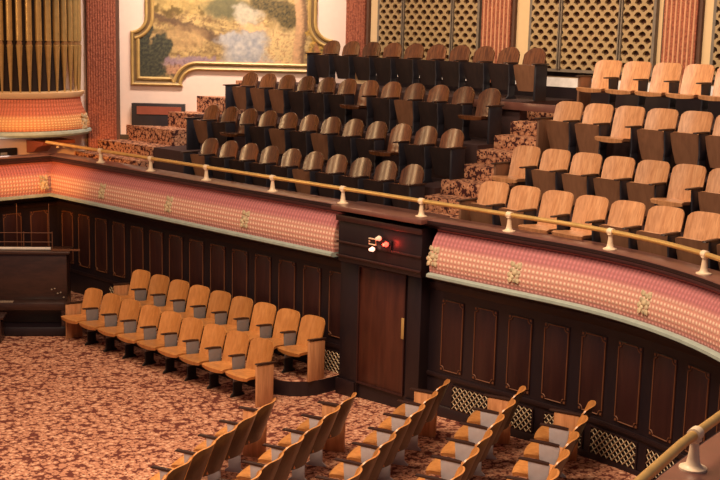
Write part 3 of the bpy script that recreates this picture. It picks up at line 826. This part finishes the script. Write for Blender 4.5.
me = cv.mesh('canvas', 'mural', fixn=False)
at_ = me.color_attributes.new('Paint', 'FLOAT_COLOR', 'POINT')
for i, v in enumerate(me.vertices):
    at_.data[i].color = (*paint(v.co.x, v.co.z), 1)
link('canvas', me, mu)

# ------------------------------------------------------------------ organ case with pipes
OX, OY, RX, RY = -21.03, 12.33, .80, 1.15
og = empty('pipe_organ', (OX, OY, 2.9), label='rounded organ case of gilt pipes over a pink ribbed corbel', cat='organ')
def half(prof, mats, name, z0=0., n=40, uv=False):
    m = MB(); k = n+1
    for r, z in prof:
        for i in range(k):
            a = -PI/2+PI*i/n; m.v.append((r*RX*math.cos(a), r*RY*math.sin(a), z-2.9))
    for j in range(len(prof)-1):
        for i in range(n):
            if uv:
                L = 3.3
                m.uv[len(m.f)] = [(L*i/n, j/(len(prof)-1)), (L*(i+1)/n, j/(len(prof)-1)), (L*(i+1)/n, (j+1)/(len(prof)-1)), (L*i/n, (j+1)/(len(prof)-1))]
            m.f.append((j*k+i, j*k+i+1, (j+1)*k+i+1, (j+1)*k+i)); m.m.append(0)
    return m.build(name, mats, og)
half([(.0, 3.07), (.9, 3.09), (1.07, 3.12), (1.10, 3.16), (1.09, 3.20), (1.04, 3.23)], 'ledge', 'lower_ring')
half([(1.06, 3.23), (1.07, 3.28), (1.065, 3.34), (1.05, 3.40), (1.02, 3.47), (.98, 3.55), (.94, 3.64), (.912, 3.74), (.90, 3.84)], 'organ_cove_lit', 'ribbed_corbel', uv=True)
half([(.90, 3.835), (.93, 3.84), (.945, 3.86), (.975, 3.92), (.98, 3.945), (.8, 3.96), (0, 3.96)], 'cream', 'upper_band')
half([(.62, 3.95), (.62, 7.2)], 'void', 'case_back')
o = link('rosette', RO, og); o.location = (RX*1.06*math.cos(.72), RY*1.06*math.sin(.72), .47); o.rotation_euler = (0, 0, math.radians(90+25)); o.scale = (1.2, 1.2, 1.2)
NPIPE = 17
for k in range(NPIPE):
    a = -PI/2+PI*(k+.5)/NPIPE
    x, y = .86*RX*math.cos(a), .90*RY*math.sin(a)
    d = math.hypot(.86*RX*math.sin(a), .90*RY*math.cos(a))*PI/NPIPE
    r = d*.34
    p = MB().lathe([(r, 4.92), (r, 7.0)], c=(x, y, -2.9), n=14)
    p = p.build('organ_pipe', 'pipe', og)
    MB().lathe([(.016, 3.95), (.02, 4.02), (r*.98, 4.80), (r*1.04, 4.82), (r*1.04, 4.84), (r*.8, 4.85)], c=(x, y, -2.9), n=14).build('pipe_foot', 'pipe', p)
    nx_, ny_ = math.cos(a)/RX, math.sin(a)/RY; ln = math.hypot(nx_, ny_); nx_ /= ln; ny_ /= ln
    tx, ty = -ny_, nx_
    q = [(x+nx_*r*.72+tx*u+nx_*0, y+ny_*r*.72+ty*u, z-2.9) for u, z in ((-r*.78, 4.85), (r*.78, 4.85))]
    tip = (x+nx_*r*1.03, y+ny_*r*1.03, 5.08-2.9)
    qb = [(x-nx_*r*.5+tx*u, y-ny_*r*.5+ty*u, z-2.9) for u, z in ((-r*.9, 4.85), (r*.9, 4.85))]
    MB().add([q[0], q[1], tip, qb[0], qb[1]], [(0, 1, 2), (0, 2, 3), (1, 4, 2), (0, 3, 4, 1), (3, 2, 4)]).build('pipe_mouth', 'pipe_mouth', p)
# bracket and sign below
bk = MB(); T = Matrix.Translation((-21.1, 12.38, 0))
bk.prism([(0, 3.0), (.62, 3.0), (.60, 2.93), (.40, 2.88), (.26, 2.78), (0, 2.74)], -.16, .16, T=T @ Matrix(((1, 0, 0, 0), (0, 0, -1, 0), (0, 1, 0, 0), (0, 0, 0, 1))))
o = bk.build('organ_bracket', 'red_wood', og, bevel=.01); o.matrix_parent_inverse = Matrix.Identity(4); o.location = (21.1, -OY, -2.9)
sg = empty('wall_sign', (-21.1, 11.62, 2.74), PI/2, label='small dark sign plate on the wall below the organ pipes', cat='sign')
MB().box(-.55, .42, -.04, 0, -.14, .11).build('plate', 'black', sg, bevel=.01)
mk = MB()
for x in (-.36, -.25, -.14): mk.box(x, x+.075, -.046, -.041, -.035, .05)
mk.box(.06, .20, -.046, -.041, -.015, .03)
mk.build('pale_marks', 'sign_mark', sg)
ws = empty('wall_lamps', (-21.05, 12.78, 2.93), PI/2, label='cluster of small pale lamps under the organ corbel', cat='lamp')
ws.location = (-20.6, 12.78, 2.95)
MB().box(-.22, .24, -.05, .45, -.02, .05).build('lamp_bar', 'red_wood', ws)
for x in (-.14, 0, .14):
    MB().lathe([(.012, .0), (.03, -.03), (.035, -.07), (.002, -.09)], c=(x, -.02, -.02), n=10).build('lamp_head', 'post', ws)

# ------------------------------------------------------------------ organ console on the main floor, its front turned to the hall
ang = math.radians(50)
oc = empty('organ_console', (-18.12, 10.62, 0), ang, label='dark wooden organ console with music rack beside the left chair rows', cat='organ console')
L = 1.25
MB().box(-L, .62, -.42, .42, 0, .16).build('plinth', 'panel_dark', oc, bevel=.015)
MB().box(-L+.06, .56, -.05, .40, .16, 1.36).build('body', 'console', oc, bevel=.012)
MB().box(-L, .62, -.10, .44, 1.36, 1.405).build('lid', 'console', oc, bevel=.01)
MB().box(-L+.06, .56, -.36, -.05, .44, .57).build('key_desk', 'console', oc, bevel=.012)
MB().prism([(-.36, .44), (-.30, .44), (-.10, .16), (-.36, .16)], .50, .56, T=Matrix(((0, 0, 1, 0), (1, 0, 0, 0), (0, 1, 0, 0), (0, 0, 0, 1)))).build('desk_leg', 'console', oc)
kb = MB()
for k in range(17): kb.box(-1.0+.041*k, -1.0+.041*k+.034, -.34, -.24, .572, .584)
kb.build('keyboard', 'key', oc)['label'] = 'row of ivory keys'
st = MB()
for k in range(5):
    st.lathe([(.002, -.02), (.014, -.016), (.016, 0), (.006, .012)], n=8, T=Matrix.Translation((.30+.05*k, -.065, .74-.035*k+.05*(k % 2))) @ Matrix.Rotation(PI/2, 4, 'X'))
st.build('stop_knob', 'key', oc)
rk = MB()
for x in (-.60, -.18, .30): rk.tube([(x, .10, 1.405), (x, .12, 1.72)], .008, n=5)
for x in (-.30, .24): rk.tube([(x, .16, 1.405), (x, .18, 2.2)], .006, n=5)
for z in (1.54, 1.70): rk.tube([(-.60, .115, z), (.30, .115, z)], .007, n=5)
rk.build('music_rack', 'inlay', oc)
o = MB().box(-.76, .28, .06, .10, 1.415, 1.455).build('desk_light', 'lampstrip', oc, bevel=.006); o['label'] = 'white strip at the foot of the music rack'
o = MB().box(.30, .78, .0, .03, 1.406, 1.435).build('shelf_strip', 'inlay', oc)
bn = empty('organ_bench', (-17.42, 9.85, 0), ang, label='low dark bench in front of the organ console', cat='bench')
bn.location = (-18.05, 9.62, 0)
MB().box(-.62, .35, -.18, .18, .40, .45).build('seat', 'console', bn, bevel=.01)
for x in (-.55, .26): MB().box(x, x+.04, -.16, .16, 0, .40).build('leg', 'console', bn, bevel=.008)

# ------------------------------------------------------------------ light
def area(name, loc, tgt, size, power, col, spread=180):
    l = bpy.data.lights.new(name, 'AREA'); l.shape = 'RECTANGLE'; l.size, l.size_y = size; l.energy = power; l.color = col; l.spread = math.radians(spread)
    o = bpy.data.objects.new(name, l); COL.objects.link(o); o.location = loc
    o.rotation_euler = (Vector(tgt)-Vector(loc)).to_track_quat('-Z', 'Y').to_euler(); return o
def spot(name, loc, tgt, power, col, ang, blend=.5, r=.3):
    l = bpy.data.lights.new(name, 'SPOT'); l.energy = power; l.color = col; l.spot_size = math.radians(ang); l.spot_blend = blend; l.shadow_soft_size = r
    o = bpy.data.objects.new(name, l); COL.objects.link(o); o.location = loc
    o.rotation_euler = (Vector(tgt)-Vector(loc)).to_track_quat('-Z', 'Y').to_euler(); return o
WARM = (1., .74, .50)
area('hall_ceiling_light', (-8.6, 5.6, 10.5), (-9.0, 7.0, 0), (6, 6), 1250, WARM, 140)
spot('right_seat_light', (-7.0, 8.5, 9.0), (-8.0, 14.6, 3.2), 470, (1., .76, .56), 40, .6)
area('mural_light', (-17.0, 14.0, 8.8), (-19.3, 15.6, 5.3), (3, .5), 165, (1., .82, .66), 90)
area('back_wall_light', (-11.5, 13.4, 8.8), (-11.5, 17.4, 4.8), (9, .5), 135, (1., .76, .50), 80)
spot('organ_light', (-16.5, 9.6, 8.0), (-21.0, 12.0, 3.9), 560, (1., .46, .15), 30, .6)
spot('cove_light', (-15.5, 6.5, 4.2), (-20.0, 12.2, 2.42), 2400, (1., .40, .08), 24, 1.)
area('added_streak_strip', (-20.8, 5.2, 6.9), (-15.0, 14.8, 4.2), (.16, 3.6), 95, (1., .62, .30), 150)  # unseen strip added to lay gloss streaks on the dark chair backs
area('added_streak_strip', (-18.6, 4.0, 6.9), (-15.0, 14.8, 4.2), (.12, 3.4), 55, (1., .62, .30), 150)  # second added strip, doubling the streaks
pl = bpy.data.lights.new('under_organ_lamp', 'POINT'); pl.energy = 4; pl.color = (1., .72, .58); pl.shadow_soft_size = .2
po = bpy.data.objects.new('under_organ_lamp', pl); COL.objects.link(po); po.location = (-20.6, 11.4, 2.98)
rl = bpy.data.lights.new('red_bulb_light', 'POINT'); rl.energy = 3.5; rl.color = (1., .05, .03); rl.shadow_soft_size = .04
ro = bpy.data.objects.new('red_bulb_light', rl); COL.objects.link(ro); ro.location = (-10.97, 11.73, 2.42)
w = bpy.data.worlds.new('world'); S.world = w; w.use_nodes = True
w.node_tree.nodes['Background'].inputs['Color'].default_value = (.58, .44, .48, 1)
w.node_tree.nodes['Background'].inputs['Strength'].default_value = .22

# ------------------------------------------------------------------ camera
pitch, roll, yaw = .17655559, math.radians(1.40257632), math.radians(-45.84292962)
vx = Vector((math.sin(yaw), math.cos(yaw)))
XA = -vx; YA = Vector((-XA[1], XA[0]))                 # hall axes seen in the camera's level frame
def lev(v): return Vector((v.x*XA[0]+v.y*XA[1], v.x*YA[0]+v.y*YA[1], v.z))
fw = lev(Vector((0, math.cos(pitch), -math.sin(pitch)))); up = lev(Vector((0, math.sin(pitch), math.cos(pitch)))); rt = lev(Vector((1, 0, 0)))
r_ = math.cos(roll)*rt+math.sin(roll)*up; u_ = -math.sin(roll)*rt+math.cos(roll)*up
cam = bpy.data.cameras.new('camera'); cam.sensor_width = 36; cam.lens = 60.0; cam.clip_start = .1; cam.clip_end = 200
co = bpy.data.objects.new('camera', cam); COL.objects.link(co)
R = Matrix((r_, u_, -fw)).transposed().to_4x4(); co.matrix_world = Matrix.Translation((0, 0, 5.346)) @ R
S.camera = co
S.view_settings.view_transform = 'Standard'; S.view_settings.look = 'None'; S.view_settings.gamma = 1; S.view_settings.use_curve_mapping = False
S.view_settings.exposure = 0.0
